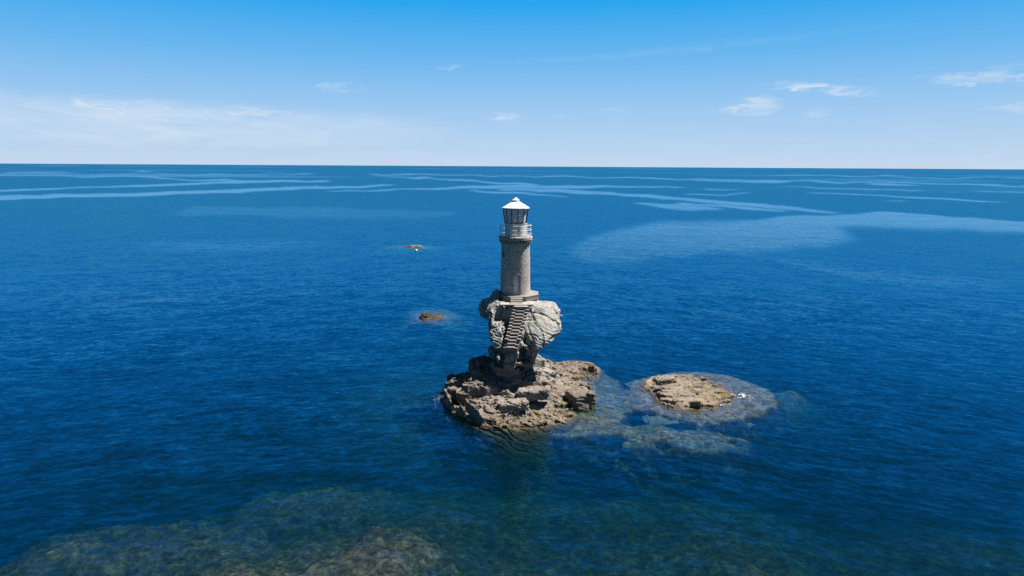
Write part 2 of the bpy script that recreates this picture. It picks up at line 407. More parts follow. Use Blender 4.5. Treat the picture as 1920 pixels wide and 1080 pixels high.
# ------------------------------------------------------------------ sea bed
def gp(pts, z=0.0): return [tuple(ground(*p, z)) for p in pts]
ISLAND = [(-6.12, -4.74), (-4.86, -7.4), (-3.64, -9.0), (-2.27, -10.4), (0.06, -11.16), (1.74, -10.91), (4.36, -9.71), (5.4, -8.0), (4.84, -6.85), (5.43, -6.31), (6.44, -6.3), (7.01, -4.51),
          (7.45, -2.31), (7.68, 0.54), (8.49, 2.59), (8.88, 5.34), (8.42, 7.0), (6.5, 7.4), (4, 6.6), (1, 6), (-1.5, 5.4), (-3.2, 4), (-4.4, 2), (-5.4, 0), (-6.3, -2.4), (-6.6, -3.8)]
ISLET = [(12.0, -1.2), (12.3, -.4), (13.23, 0.97), (14.49, 1.88), (16.53, 2.28), (18.61, 1.96), (19.24, 0.4), (20.15, -0.43), (19.7, -2.22), (20.3, -3.3), (19.17, -5.79), (18.15, -6.64), (16.74, -7.6), (14.5, -7.63), (13.35, -6.99), (12.6, -5.48), (12.5, -3.5)]
ISLET_SHELF = [(11.3, 0.6), (13.91, 2.9), (16.46, 4.5), (19.28, 4.6), (21.8, 3.2), (23.6, 0.13), (24.3, -2.76), (23.7, -5.0), (21.18, -7.6), (18.79, -9.1), (16.13, -8.9), (13.91, -8.6), (11.83, -7.6), (10.67, -6.21)]
EAST_SHELF = [(6, 8.5), (9.13, 8.31), (9.6, 4.41), (10.2, -2.27), (9.5, -6.51), (9.1, -10.9), (7.52, -11.9), (5.27, -11.6), (3.0, -11.4), (3, -5)]
SOUTH_SHELF = [(8.7, -11.7), (9.3, -9.3), (11.86, -9.1), (14.41, -10.4), (17.8, -11.6), (16.38, -12.8), (10.99, -13.1), (9.0, -13.4)]
FEATURES = [  # polygon, height of its top, fall per metre beyond its edge, raggedness
    (ISLAND, -0.15, 1.3, .3), (ISLET_SHELF, -0.32, 1.3, .6), (EAST_SHELF, -0.55, 1.2, .9), (SOUTH_SHELF, -0.75, 1.0, 1.1),
    (gp([(700, 745), (740, 700), (800, 690), (840, 740), (860, 775), (830, 790), (760, 775)], -2.1), -2.3, 0.12, 1.0),
    (gp([(660, 700), (760, 655), (860, 660), (830, 720), (700, 740)], -3.0), -3.2, 0.10, 1.0),
    (gp([(1440, 735), (1490, 732), (1500, 745), (1460, 756)], -1.1), -1.1, 0.5, .4),
    (gp([(720, 466), (740, 459), (800, 458), (820, 462), (800, 466), (760, 468)], -.35), -0.5, 0.12, 2.0),
    (gp([(690, 480), (780, 472), (860, 490), (870, 515), (790, 525), (720, 505)], -2.2), -2.4, 0.06, 3.0),
    (gp([(775, 598), (785, 582), (830, 580), (850, 590), (835, 600)], -.45), -0.5, 0.4, .8),
    (gp([(1010, 500), (1100, 490), (1180, 520), (1130, 560), (1040, 540)], -3.0), -2.6, 0.04, 3.0),
    (gp([(-120, 1130), (-20, 1062), (60, 1015), (150, 985), (250, 985), (330, 975), (450, 1000), (520, 1010), (640, 1000), (700, 985), (770, 985), (800, 1000), (812, 1045), (818, 1150)], -1.25), -1.4, 0.5, 1.4),
    (gp([(455, 990), (480, 950), (560, 925), (630, 918), (680, 935), (670, 965), (600, 990)], -1.9), -1.7, 0.35, 1.4),
    (gp([(350, 1110), (400, 1072), (470, 1055), (540, 1052), (600, 1030), (680, 1000), (740, 992), (780, 1020), (790, 1110)], -.36), -0.62, 0.45, 1.6),
    (gp([(960, 1120), (975, 1062), (1010, 1048), (1100, 1035), (1230, 1030), (1350, 1040), (1450, 1060), (1560, 1100)], -1.75), -2.4, 0.3, 1.4),
    (gp([(1600, 1130), (1650, 1070), (1800, 1040), (1960, 1060), (1960, 1130)], -3.2), -2.4, 0.2, 1.0)]
def seabed_h(x, y):
    n = fbm(x * .08, y * .08, x * 0 + .5, 4); n2 = fbm(x * .4, y * .4, x * 0 + 3.5, 5, .6)
    base = -5.0 + 2.95 * sstep(-9, -24, y + 5 * n) * sstep(-26, -6, x + 5 * n) + .8 * n
    base = base - 1.5 * sstep(10, 28, x)
    base = np.where(y > 40, base - 2.5, base)
    base = base + .35 * n2
    out = base
    for poly, top, fall, rag in FEATURES:
        bx = [p[0] for p in poly]; by = [p[1] for p in poly]; m = (x > min(bx) - 22) & (x < max(bx) + 22) & (y > min(by) - 22) & (y < max(by) + 22)
        d = poly_sd(x[m], y[m], poly) + rag * (1.5 * n2[m] + .8 * n[m])
        hh = top - np.maximum(d, 0) * fall - np.maximum(d, 0) ** 2 * fall * .12 + .45 * n2[m] * min(1, max(.5, abs(top) * .9)) + np.minimum(-d, 2) * .06 * (d < 0)
        out[m] = smin(-out[m], -hh, .5) * -1
    # hollow beside the near reef
    return np.minimum(out, -.12)
gx = np.concatenate([np.linspace(-90, -34, 60)[:-1], np.linspace(-34, 34, 330), np.linspace(34, 90, 60)[1:]])
gy = np.concatenate([np.linspace(-75, -40, 40)[:-1], np.linspace(-40, 12, 290), np.linspace(12, 150, 260)[1:]])
GX, GY = np.meshgrid(gx, gy, indexing='ij'); GZ = seabed_h(GX.copy(), GY.copy())
edge = np.minimum(np.minimum(GX + 90, 90 - GX), np.minimum(GY + 75, 150 - GY)); k = sstep(0, 12, edge); GZ = GZ * k + (-14) * (1 - k)
nx, ny = GX.shape; V = np.stack([GX, GY, GZ], -1).reshape(-1, 3)
ii = np.arange(nx * ny).reshape(nx, ny)
Q = np.stack([ii[:-1, :-1], ii[1:, :-1], ii[1:, 1:], ii[:-1, 1:]], -1).reshape(-1, 4)
B = 70000.0; b0 = len(V); V = np.concatenate([V, [(-B, -B, -14), (B, -B, -14), (B, B, -14), (-B, B, -14)]])
cc = [ii[0, 0], ii[-1, 0], ii[-1, -1], ii[0, -1]]
rim = [list(ii[:, 0]), list(ii[-1, :]), list(ii[::-1, -1]), list(ii[0, ::-1])]
sk = []
for s_ in range(4):
    sk.append((b0 + s_, b0 + (s_ + 1) % 4, cc[(s_ + 1) % 4], cc[s_]))
Q = np.concatenate([Q, np.array(sk)])
mt, n, out = material('sea_bed'); P = n.new('ShaderNodeNewGeometry').outputs['Position']; px_, py_, pz_ = n.sep(P)
sn1 = n.noise(P, .35, 5, .6)[0]; sn2 = n.noise(P, 1.6, 5, .65)[0]; sn3 = n.noise(P, 4.0, 5, .7)[0]
c = n.ramp(sn2, [(.28, (.03, .028, .02)), (.42, (.075, .066, .048)), (.55, (.15, .135, .105)), (.72, (.25, .235, .20))])
c = n.mix(n.mr(sn1, .52, .62), c, n.mix(.6, c, (.05, .06, .03)))
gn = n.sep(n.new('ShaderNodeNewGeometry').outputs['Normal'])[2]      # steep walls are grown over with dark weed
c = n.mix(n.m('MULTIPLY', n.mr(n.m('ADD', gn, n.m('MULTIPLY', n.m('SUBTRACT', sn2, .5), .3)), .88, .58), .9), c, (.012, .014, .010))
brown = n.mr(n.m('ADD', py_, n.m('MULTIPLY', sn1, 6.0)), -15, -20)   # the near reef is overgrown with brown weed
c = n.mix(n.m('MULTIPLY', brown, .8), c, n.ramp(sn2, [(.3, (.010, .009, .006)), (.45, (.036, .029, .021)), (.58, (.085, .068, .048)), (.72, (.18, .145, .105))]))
c = n.mix(.9, c, n.ramp(sn3, [(.36, .25), (.5, .9), (.66, 1.45)]), 'MULTIPLY')
principled(n, out, c, .9, n.bump(n.m('ADD', sn2, n.m('MULTIPLY', sn3, .4)), .8, .15), .1)
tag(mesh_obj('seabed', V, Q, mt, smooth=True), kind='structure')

# ------------------------------------------------------------------ water
STREAKS = [
 [(-40, 371, 3.5), (200, 366, 3), (330, 362, 3), (480, 356, 3), (600, 351, 3), (740, 347, 1.5)],
 [(180, 351, 1), (280, 348, 2), (400, 343, 2), (470, 341, 2), (560, 339, 2), (620, 340, 1)],
 [(-40, 328, 1), (130, 329, 1), (240, 332, 1.2), (340, 336, 1.5), (420, 339, 2), (500, 338.5, 1)],
 [(-40, 359, 2), (90, 355, 1.5), (180, 349.5, .8)], [(80, 323, 1.2), (200, 323, 1.5)], [(230, 325.5, .6), (550, 327.5, .6)],
 [(620, 358, 1), (780, 355, 1.2), (850, 353, 2), (940, 349, 3), (1050, 351, 3), (1170, 350, 1.6), (1280, 351, .8)],
 [(700, 326, 1.4), (760, 327, .8), (900, 329, .8), (1000, 331, .8), (1280, 334.5, 1), (1500, 340.5, 1), (1700, 342.5, 1), (1960, 349, 1)],
 [(715, 328, .6), (830, 336, 1.2), (940, 342, 1.8), (1000, 346, 2)], [(880, 357, 1.5), (940, 361, 2), (1060, 367, 1)],
 [(940, 355, 2), (1060, 358, 3), (1150, 363, 2.5), (1280, 373, 3), (1400, 383, 3), (1480, 391, 4), (1555, 397, 1)],
 [(1280, 382, 2), (1380, 388, 3), (1480, 398, 1)], [(1190, 379, 1), (1260, 388, 6), (1300, 391, 6), (1350, 393, 1)],
 [(1280, 337, 1), (1390, 341, 1.5), (1490, 341, 1)], [(1500, 326, 1), (1560, 327.5, .5)],
 [(1280, 364, 1), (1350, 366, 1), (1410, 362.5, 1.3)], [(1330, 355, 1), (1400, 356, .5)], [(1460, 349, .6), (1600, 354, .9), (1770, 359.5, .8)],
 [(1490, 360, .8), (1650, 367, 1), (1800, 375, 1.6), (1890, 380, .8)], [(1635, 346, .8), (1680, 346, 2.3), (1720, 348, .8)], [(1660, 376.5, .8), (1700, 377, .8)],
 [(1440, 329, .7), (1960, 335, .9)], [(1780, 344, .7), (1960, 352, 1.2)], [(1860, 360, .7), (1960, 362, 1)], [(1880, 455, 1), (1960, 458, 2)]]
BIG = [(1060, 470), (1110, 448), (1180, 425), (1240, 416), (1420, 413), (1470, 406), (1560, 401), (1670, 398), (1760, 405), (1990, 419), (1990, 440), (1800, 430), (1640, 424), (1580, 426), (1575, 438), (1610, 450), (1540, 460), (1480, 465), (1400, 470), (1300, 475), (1230, 478), (1170, 492), (1100, 490)]
SOFT = [([(1460, 490, 6), (1560, 510, 9), (1700, 525, 9), (1870, 530, 5)], .4), ([(280, 462, 6), (450, 462, 9), (600, 457, 3)], .35), ([(1120, 600, 6), (1350, 590, 12), (1600, 570, 6)], .25),
        ([(350, 395, 8), (650, 400, 10), (850, 402, 4)], .22), ([(0, 545, 8), (300, 560, 14), (600, 540, 6)], .2)]
def strip(pl): return gp([(u, v - hw) for u, v, hw in pl] + [(u, v + hw) for u, v, hw in reversed(pl)])
dep = np.concatenate([np.arange(75, 30, -3.0), np.arange(30, 4, -.12), np.arange(4, .03, -.03), [.018]])
rad = 20.0 / np.tan(np.radians(dep))
ang = np.radians(np.concatenate([np.arange(-180, -44, 4.0), np.arange(-44, 44, .16), np.arange(44, 180, 4.0)]))
RR, AA = np.meshgrid(rad, ang, indexing='ij'); WX = RR * np.sin(AA); WY = -62 + RR * np.cos(AA)
sl = np.zeros(WX.shape); fr = (np.abs(AA) < R(45))
wx, wy = WX[fr], WY[fr]; rr = RR[fr]; s1 = np.zeros(wx.shape)
jx = fbm(wx / (rr * .06) , wy / (rr * .06), wx * 0, 3) * rr * .010; jy = fbm(wx / (rr * .05) + 40, wy / (rr * .05), wx * 0 + 7, 3) * rr * rr * .00012
for pl in STREAKS:
    p = strip(pl); by = [q[1] for q in p]; m = (wy > min(by) - 600) & (wy < max(by) + 600)
    s1[m] = np.maximum(s1[m], (poly_sd(wx[m] + jx[m], wy[m] + jy[m], p) < 0) * .9)
s1 = np.maximum(s1, (poly_sd(wx + jx, wy + jy, gp(BIG)) < 0) * .95)
for pl, kk in SOFT: s1 = np.maximum(s1, (poly_sd(wx + jx, wy + jy, strip(pl)) < 0) * kk)
far = np.clip(fbm(wx / 900, wy / 500, wx * 0 + 2, 4) - .25, 0, 1) * 1.3 * sstep(500, 1500, rr); s1 = np.maximum(s1, np.minimum(far, .5))
sl[fr] = s1
def blur(a, ax, n):
    for _ in range(n): a = .25 * np.roll(a, 1, ax) + .5 * a + .25 * np.roll(a, -1, ax)
    return a
near_w = (RR < 400)
sl_far = blur(blur(sl, 1, 6), 0, 1); sl_near = blur(blur(sl, 1, 16), 0, 4)
wgt = sstep(200, 420, RR); sl = sl_far * wgt + sl_near * (1 - wgt)
nr, na = RR.shape; V = np.stack([WX, WY, np.zeros_like(WX)], -1).reshape(-1, 3); ii = np.arange(nr * na).reshape(nr, na); jn = np.roll(ii, -1, 1)
Q = np.stack([ii[:-1], ii[1:], jn[1:], jn[:-1]], -1).reshape(-1, 4)
# closed body of water: centre disc, side wall and bottom
Vl = len(V); V = np.concatenate([V, [(0, -62, 0)], np.stack([WX[-1], WY[-1], np.full(na, -16.)], -1), [(0, -62, -16)]])
T = np.stack([ii[0], jn[0], np.full(na, Vl), np.full(na, Vl)], -1)
a_ = Vl + 1 + np.arange(na); b_ = np.roll(a_, -1)
fl = [tuple(q) for q in Q] if False else None
me = bpy.data.meshes.new('water'); quads = np.concatenate([Q, np.stack([ii[-1], a_, b_, jn[-1]], -1)]); tris = np.concatenate([np.stack([ii[0], jn[0], np.full(na, Vl)], -1), np.stack([b_, a_, np.full(na, Vl + 1 + na)], -1)])
quads = quads[:, ::-1]; tris = tris[:, ::-1]
me.vertices.add(len(V)); me.vertices.foreach_set('co', V.astype(np.float32).ravel())
me.loops.add(quads.size + tris.size); me.loops.foreach_set('vertex_index', np.concatenate([quads.ravel(), tris.ravel()]).astype(np.int32))
me.polygons.add(len(quads) + len(tris)); me.polygons.foreach_set('loop_start', np.concatenate([np.arange(len(quads)) * 4, quads.size + np.arange(len(tris)) * 3]).astype(np.int32))
me.update(calc_edges=True); me.validate()
at = me.attributes.new('slick', 'FLOAT', 'POINT'); at.data.foreach_set('value', np.concatenate([sl.ravel(), np.zeros(na + 2)]).astype(np.float32))
if me.polygons[0].normal.z < 0: me.flip_normals()
M_water, n, out = material('sea_water')
P = n.new('ShaderNodeNewGeometry').outputs['Position']; x, y, z = n.sep(P)
slick = n.new('ShaderNodeAttribute', attribute_name='slick').outputs['Fac']
wc = n.m('ADD', n.m('ADD', y, n.m('MULTIPLY', x, .10)), n.m('MULTIPLY', n.m('SQRT', n.m('ADD', n.m('MULTIPLY', x, x), 150.0)), .36))
bend = n.m('MULTIPLY', n.m('SUBTRACT', n.noise(P, .06, 2)[0], .5), 5.0); wc = n.m('ADD', wc, bend)
v1 = n.xyz(n.m('MULTIPLY', x, .36), wc, 0.0)
v2 = n.xyz(n.m('MULTIPLY', x, .35), n.m('ADD', wc, n.m('MULTIPLY', x, .12)), 5.0)
n1 = n.vm('SUBTRACT', n.noise(v1, 1.9, 4, .65)[1], (.5, .5, .5)); n2 = n.vm('SUBTRACT', n.noise(v2, .3, 2, .5)[1], (.5, .5, .5))
n3 = n.vm('SUBTRACT', n.noise(n.xyz(n.m('MULTIPLY', x, .5), wc, 2.0), 4.2, 2, .6)[1], (.5, .5, .5))
gust = n.mr(n.noise(n.xyz(n.m('MULTIPLY', x, .012), n.m('MULTIPLY', y, .03), 0.0), 1.0, 4, .6)[0], .3, .7, .7, 1.15)
slick = n.m('MULTIPLY', slick, n.mr(n.noise(n.xyz(n.m('MULTIPLY', x, .02), n.m('MULTIPLY', y, .12), 4.0), 1.0, 4, .65)[0], .3, .6, .55, 1))
amp = n.m('MULTIPLY', n.mr(slick, 0, 1, 1.0, .34), gust)
sl_ = n.vm('ADD', n.vm('ADD', n.vm('MULTIPLY', n1, (.11, .44, 0)), n.vm('MULTIPLY', n3, (.10, .27, 0))), n.vm('MULTIPLY', n2, (.03, .15, 0)))
sl_ = n.vm('SCALE', sl_, sc=amp); nrm = n.vm('NORMALIZE', n.vm('ADD', sl_, (0, 0, 1)))
fr_ = n.new('ShaderNodeFresnel'); fr_.inputs[0].default_value = 1.62; n.l.new(nrm, fr_.inputs[1])
# a choppy sea never reflects like a mirror at the horizon: hidden backs of the ripples cap it; slicks reflect more
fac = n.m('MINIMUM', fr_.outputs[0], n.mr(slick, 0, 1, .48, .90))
tr = n.new('ShaderNodeBsdfTransparent'); tr.inputs[0].default_value = (1, 1, 1, 1)
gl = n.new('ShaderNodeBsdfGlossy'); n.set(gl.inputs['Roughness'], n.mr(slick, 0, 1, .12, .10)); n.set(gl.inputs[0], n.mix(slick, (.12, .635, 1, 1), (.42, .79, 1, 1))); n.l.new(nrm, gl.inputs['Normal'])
mx = n.new('ShaderNodeMixShader'); n.l.new(fac, mx.inputs[0]); n.l.new(tr.outputs[0], mx.inputs[1]); n.l.new(gl.outputs[0], mx.inputs[2]); n.l.new(mx.outputs[0], out.inputs['Surface'])
SCAT = (.0005, .0122, .029); ABSO = (.46, .235, .27)
d_ = max(SCAT); vs = n.new('ShaderNodeVolumeScatter'); vs.inputs['Color'].default_value = (*[k / d_ for k in SCAT], 1); vs.inputs['Density'].default_value = d_
va = n.new('ShaderNodeVolumeAbsorption'); va.inputs['Color'].default_value = (*[1 - k / .5 for k in ABSO], 1); va.inputs['Density'].default_value = .5
ad = n.new('ShaderNodeAddShader'); n.l.new(vs.outputs[0], ad.inputs[0]); n.l.new(va.outputs[0], ad.inputs[1]); n.l.new(ad.outputs[0], out.inputs['Volume'])
me.materials.append(M_water); wo_ = bpy.data.objects.new('water', me); COL.objects.link(wo_); tag(wo_, kind='structure')

# ------------------------------------------------------------------ the rock islet with its stack
TX, TY, TZ = .30, 0.0, 8.49        # foot of the tower
islet = empty('rocky_islet', (0, -1, 0))
tag(islet, 'craggy brown rock islet whose tall pale stack carries the lighthouse', 'rock islet')
def base_island(x, y, z):
    d = poly_sd(x[:, :, 0], y[:, :, 0], ISLAND); X, Y = x[:, :, 0], y[:, :, 0]
    n = fbm(X * .3, Y * .3, X * 0, 3)
    rc = np.sqrt(((X + .2) / 1.0) ** 2 + ((Y + .5) / 1.15) ** 2)
    ins = np.maximum(-d, 0); left = sstep(-.6, -2.6, X + .15 * (Y + 6) + .8 * n)
    cap = .6 + 3.5 * np.clip(1 - rc / 6.4, 0, 1) ** 1.15 + .25 * n + .35 * np.exp(-((X - 3.2) ** 2 + (Y - 3.5) ** 2) / 8)
    lip = (1.15 * sstep(-6.5, -9.0, Y) * sstep(-4.5, -2.5, X) + .12) * (1 + .5 * n); wid = 4.8 + .4 * n
    shelf = .28 * (1 - np.exp(-ins * 3.0)) + .12 * n
    hr = shelf + (cap - .2) * np.clip((ins - lip) / wid, 0, 1)
    e1 = ins - .15 - .35 * n; e2 = ins - 1.75 - .6 * n
    hl = .12 + .95 * sstep(0, .3, e1) + .85 * sstep(0, .35, e2) + .12 * np.minimum(ins, 3) + 1.1 * np.exp(-(rc / 3.2) ** 2)
    hgt = hr * (1 - left) + hl * left - .06 - np.maximum(d, 0) * 1.6
    na = fbm(X * .35 + 3, Y * .8, X * 0 + 8, 3)
    m_ = sstep(.1, .5, ins)
    hx, hy, hs = x[0, 0, 0], y[0, 0, 0], x[1, 0, 0] - x[0, 0, 0]
    XW = X + .25 * fbm(X * .9, Y * .9, X * 0 + 2, 3); YW = Y + .25 * fbm(X * .9, Y * .9, X * 0 + 6, 3)
    h1 = facets(hgt, hx, hy, hs, XW, YW, 1.7, .45, .22 + .3 * left, .45, 3, (-.10, .10)); h2 = facets(.6 * h1 + .4 * hgt, hx, hy, hs, XW, YW, .62, .5, .18, .34, 9, (-.1, .08))
    h1 = h1 * (1 - .4 * (1 - left)) + hgt * .4 * (1 - left); h2 = h2 * (1 - .45 * (1 - left)) + hgt * .45 * (1 - left); h2 = facets(.8 * h2 + .2 * hgt, hx, hy, hs, XW, YW, .22, .5, .09, .6, 15, (-.1, .08))
    hgt = hgt * (1 - m_) + m_ * terrace(h2, X, Y, .24, .16, -.10, .3 * na, .6)
    F = (z - hgt[:, :, None]) * .75
    for c, r, ro, yw in (((-3.75, -5.9, 1.15), (.95, .62, .5), .25, .3), ((-5.0, -5.0, .9), (.6, .5, .45), -.2, .8), ((-2.5, -7.8, .8), (.8, .5, .4), .2, 0), ((5.9, -5.2, .55), (.95, 1.0, .6), .15, .4),
                         ((1.9, -6.5, 1.35), (1.3, .7, .45), .1, -.2), ((.2, -8.2, .95), (1.2, .6, .35), .1, .2)):
        F = smin(F, rbox(x, y, z, c, r, .18, ro, yw), .22)
    return F
def tone_island(x, y, z):
    t = .15 + .8 * np.exp(-((x - 2.9) ** 2 + (y + 1.2) ** 2) / 2.2) + .35 * np.exp(-((x - .6) ** 2 + (y + 7.2) ** 2) / 9) - .1
    return np.clip(t, 0, 1)
build_rock('base_rock', (-8.4, -13, -2.4), (10.8, 9.2, 3.6), .065, base_island, lambda x, y, z: .85 - .35 * sstep(-1, 2, x), DIP, M_rock, islet, tone_island)

STAIR = []        # top centre of each tread: (x, y, z)
for i in range(13): STAIR.append((.82 - .062 * i - .0012 * i * i, -3.22 - .265 * i, 7.78 - .225 * i))
def base_stack(x, y, z):
    # waist: inverted cone widening upwards
    er = 1.75 + np.clip(z - 2.4, 0, 2.6) * .40 + .45 * np.clip(2.4 - z, 0, 1.5); el_ = -1.05 - .16 * np.clip(z - 2.4, 0, 6) - .6 * np.clip(2.4 - z, 0, 1.5); cx = (er + el_) / 2; rx = (er - el_) / 2; cy = -1.15 - .12 * (z - 1); ry = 2.15 + .10 * (z - 1)
    F = (np.sqrt(((x - cx) / rx) ** 2 + ((y - cy) / ry) ** 2) - 1) * 1.7
    slope = (y + 1.9 + 1.05 * (8.05 - z)) * -.69                                      # the seaward face leans back about 45 degrees
    F = np.maximum(F, np.where(z > 3.9, slope - .1, -9))
    F = np.maximum(F, z - 8.12)
    F = smin(F, polytope(x, y, z, (-1.40, .15, 7.2), (1.85, 1.85, 1.5), 4, 18, .86), .2)   # dark rounded shoulder behind
    F = smin(F, polytope(x, y, z, (-.9, .9, 7.8), (1.6, 1.7, 1.0), 8), .2)
    ys = y + 1.12 * (7.0 - z)
    F = smin(F, polytope(x, ys, z, (-1.3, -2.35, 6.75), (1.3, 1.45, 1.85), 21, 12, .84, .12), .12)     # left buttress beside the stairs
    F = smin(F, polytope(x, ys, z, (-1.05, -1.9, 6.0), (.85, 1.1, .85), 5, 12), .1)
    bo = polytope(x, ys, z, (2.25, -1.60, 6.45), (2.08, 1.75, 2.0), 12, 13, .78, -.10)                  # big pale boulder on the right
    bo = np.maximum(bo, (z * -.80 + x * .60) - (-5.2 * .80 + 3.0 * .60))            # undercut
    F = smin(F, bo, .12)
    F = smin(F, rbox(x, y, z, (1.45, -4.25, 4.85), (.80, .75, .28), .08, -.3, -.2), .08)  # ledges below it
    F = smin(F, rbox(x, y, z, (.55, -4.5, 3.4), (1.25, .8, .34), .08, .1, .1), .08)
    F = smin(F, rbox(x, y, z, (-.3, -4.9, 4.1), (.9, .7, .3), .08, .2, .1), .08)
    F = smin(F, rbox(x, y, z, (-.3, -3.6, 2.5), (1.4, 1.1, .5), .08, -.15, .3), .1)
    F = smin(F, rbox(x, y, z, (-.9, -1.0, 3.2), (.8, 1.2, .45), .08, .2, .2), .1)
    s = np.clip((-y - 3.0) / 3.3, -.1, 1.2); cx = .80 - .90 * s; zt = 7.62 - .225 / .265 * (-y - 3.2)
    cut = np.maximum(np.maximum(np.abs(x - cx) - .78, zt - .35 - z), y + 2.75)
    deep = np.maximum(np.maximum(np.abs(x - cx + .90) - .32 + .05 * s, zt - 2.2 - z), np.maximum(y + 2.3, -6.0 - y))
    hol = np.maximum(np.maximum(np.abs(x + .42) - .55, np.abs(z - 7.5) - .35), y + 2.25); F = np.maximum(F, -hol)
    seat = np.maximum(np.maximum(np.abs(x - .42) - 1.5, 7.84 - z), y + 2.2); F = np.maximum(F, -seat)
    F = np.maximum(F, -cut); return np.maximum(F, -deep)
def faults(x, y, z):
    rg = np.random.RandomState(5); o = 0
    for i in range(16):
        v = rg.normal(size=3) * (1, .8, .7); v /= np.linalg.norm(v); c = np.array([.6, -2.0, 5.5]) + rg.normal(size=3) * (1.6, 1.0, 1.5)
        t = (x - c[0]) * v[0] + (y - c[1]) * v[1] + (z - c[2]) * v[2] + .12 * np.sin(x * 1.7 + i) + .1 * np.sin(z * 2.3 + 2 * i)
        o = o + rg.uniform(.03, .10) * np.sign(t) - .16 * np.exp(-(t / .05) ** 2) * (rg.rand() < .45)
    return o
def cut_stack(x, y, z, F):
    m = np.abs(F) < .6; F[m] -= faults(x[m], y[m], z[m]) * (1 - .55 * np.exp(-((x[m] - 2.6) ** 2 + (z[m] - 6.4) ** 2) / 2.5))
    s = np.clip((-y - 3.0) / 3.3, -.1, 1.2); cx = .80 - .90 * s; zt = 7.62 - .225 / .265 * (-y - 3.2)
    cut = np.maximum(np.maximum(np.abs(x - cx) - .62, zt - .3 - z), y + 2.7); F = np.maximum(F, -cut)
    seat = np.maximum(np.maximum(np.abs(x - .42) - 1.5, 7.88 - z), y + 2.15); F = np.maximum(F, -seat)
    pad = np.maximum(np.sqrt((x - .45) ** 2 + (y + .3) ** 2) - 2.1 - 1.5 * (x > .6), np.maximum(8.06 - z - .25 * np.clip(x - 1.6, 0, 1), z - 9))   # levelled seat of the plinth
    return np.maximum(F, -np.maximum(pad, -1.2 - x))
def amp_stack(x, y, z):
    b = np.exp(-(((x - 2.5) / 1.6) ** 2 + ((y + 2.0) / 2) ** 2 + ((z - 6.7) / 1.5) ** 2)); return .55 * (1.0 - .88 * b) * (1 - .5 * np.exp(-((x - .4) / .9) ** 2) * (z > 4.8))
def tone_stack(x, y, z): return np.clip(.25 + sstep(3.0, 5.0, z) * .75, 0, 1)
build_rock('stack', (-4.2, -7.4, .8), (5.6, 4.0, 9.2), .055, base_stack, amp_stack, (.34, -.2, .92), M_rock, islet, tone_stack, 1.0, cut_stack)

# ------------------------------------------------------------------ the other rocks
def heightfield_rock(name, label, poly, cap, kk, lo, hi, h, dip, mat, extra=(), amp=.7, tn=.1, group=None, sc=1.0):
    def base(x, y, z):
        d = poly_sd(x[:, :, 0], y[:, :, 0], poly); n = fbm(x[:, :, 0] * .4, y[:, :, 0] * .4, x[:, :, 0] * 0 + 4, 3)
        k2 = kk(x[:, :, 0], y[:, :, 0]); hg = (cap(x[:, :, 0], y[:, :, 0]) + .18 * n) * (1 - np.exp(-np.maximum(-d, 0) * k2)) - np.maximum(d, 0) * .35 - .06
        na = fbm(x[:, :, 0] * .35 + 3, y[:, :, 0] * .9, x[:, :, 0] * 0 + 8, 3); m_ = sstep(.1, .5, -d); h_ = x[1, 0, 0] - x[0, 0, 0]; f1 = facets(hg, x[0, 0, 0], y[0, 0, 0], h_, x[:, :, 0], y[:, :, 0], .9 * sc, .12, .10, .4, 5); f1 = facets(.7 * f1 + .3 * hg, x[0, 0, 0], y[0, 0, 0], h_, x[:, :, 0], y[:, :, 0], .35 * sc, .2, .07, .4, 8); hg = hg * (1 - m_) + m_ * terrace(f1, x[:, :, 0], y[:, :, 0], .20 * sc, -.02, -.06, .3 * na, .7)
        F = (z - hg[:, :, None]) * .8
        for c, r, ro, yw in extra: F = smin(F, rbox(x, y, z, c, r, .12, ro, yw), .15)
        return F
    o = build_rock(name, lo, hi, h, base, amp, dip, mat, None, (lambda x, y, z: np.full(x.shape, tn)), sc)
    tag(o, label, 'rock', group); return o
M_flat = rock_material('flat_rock', (.12, -.35, .93), (.34, .325, .30), (.225, .188, .158), True, ((.10, .095, .08), (.2, .19, .17), (.3, .29, .27)))
heightfield_rock('flat_rock', 'low flat tan rock awash to the right of the lighthouse islet', ISLET, lambda x, y: .42 + .18 * np.exp(-((x - 14.5) ** 2) / 8), lambda x, y: .45 + 1.6 * sstep(17.5, 13, x) + .5 * sstep(-4, -6.5, y),
                 (11, -9, -1.0), (21.6, 3.6, 1.7), .07, (.12, -.35, .93), M_flat, (((14.2, -1.2, .6), (.9, .6, .22), .1, .2), ((15.0, -6.3, .3), (1.2, .6, .25), .1, -.3)), .4)
M_brown = rock_material('weedy_rock', (.1, -.2, .97), (.15, .13, .11), (.075, .06, .047), False)
a, b = ground(785, 597), ground(832, 598)
heightfield_rock('small_rock', 'small brown boulder alone in the sea left of the lighthouse', [(a[0], 26.9), (a[0] + .4, 26.1), (-11.3, 25.9), (-10.2, 26.2), (b[0] - .1, 27.0), (b[0], 28.2), (-9.9, 29.2), (-11.3, 29.3), (a[0] + .2, 28.6)],
                 lambda x, y: 1.0 - .16 * (x + 12.3), lambda x, y: 1.1 + 1.5 * sstep(-10.5, -12, x), (-13.5, 25, -.8), (-8.4, 30.2, 1.7), .07, (.1, -.2, .97), M_brown, (), .7, 0.0)
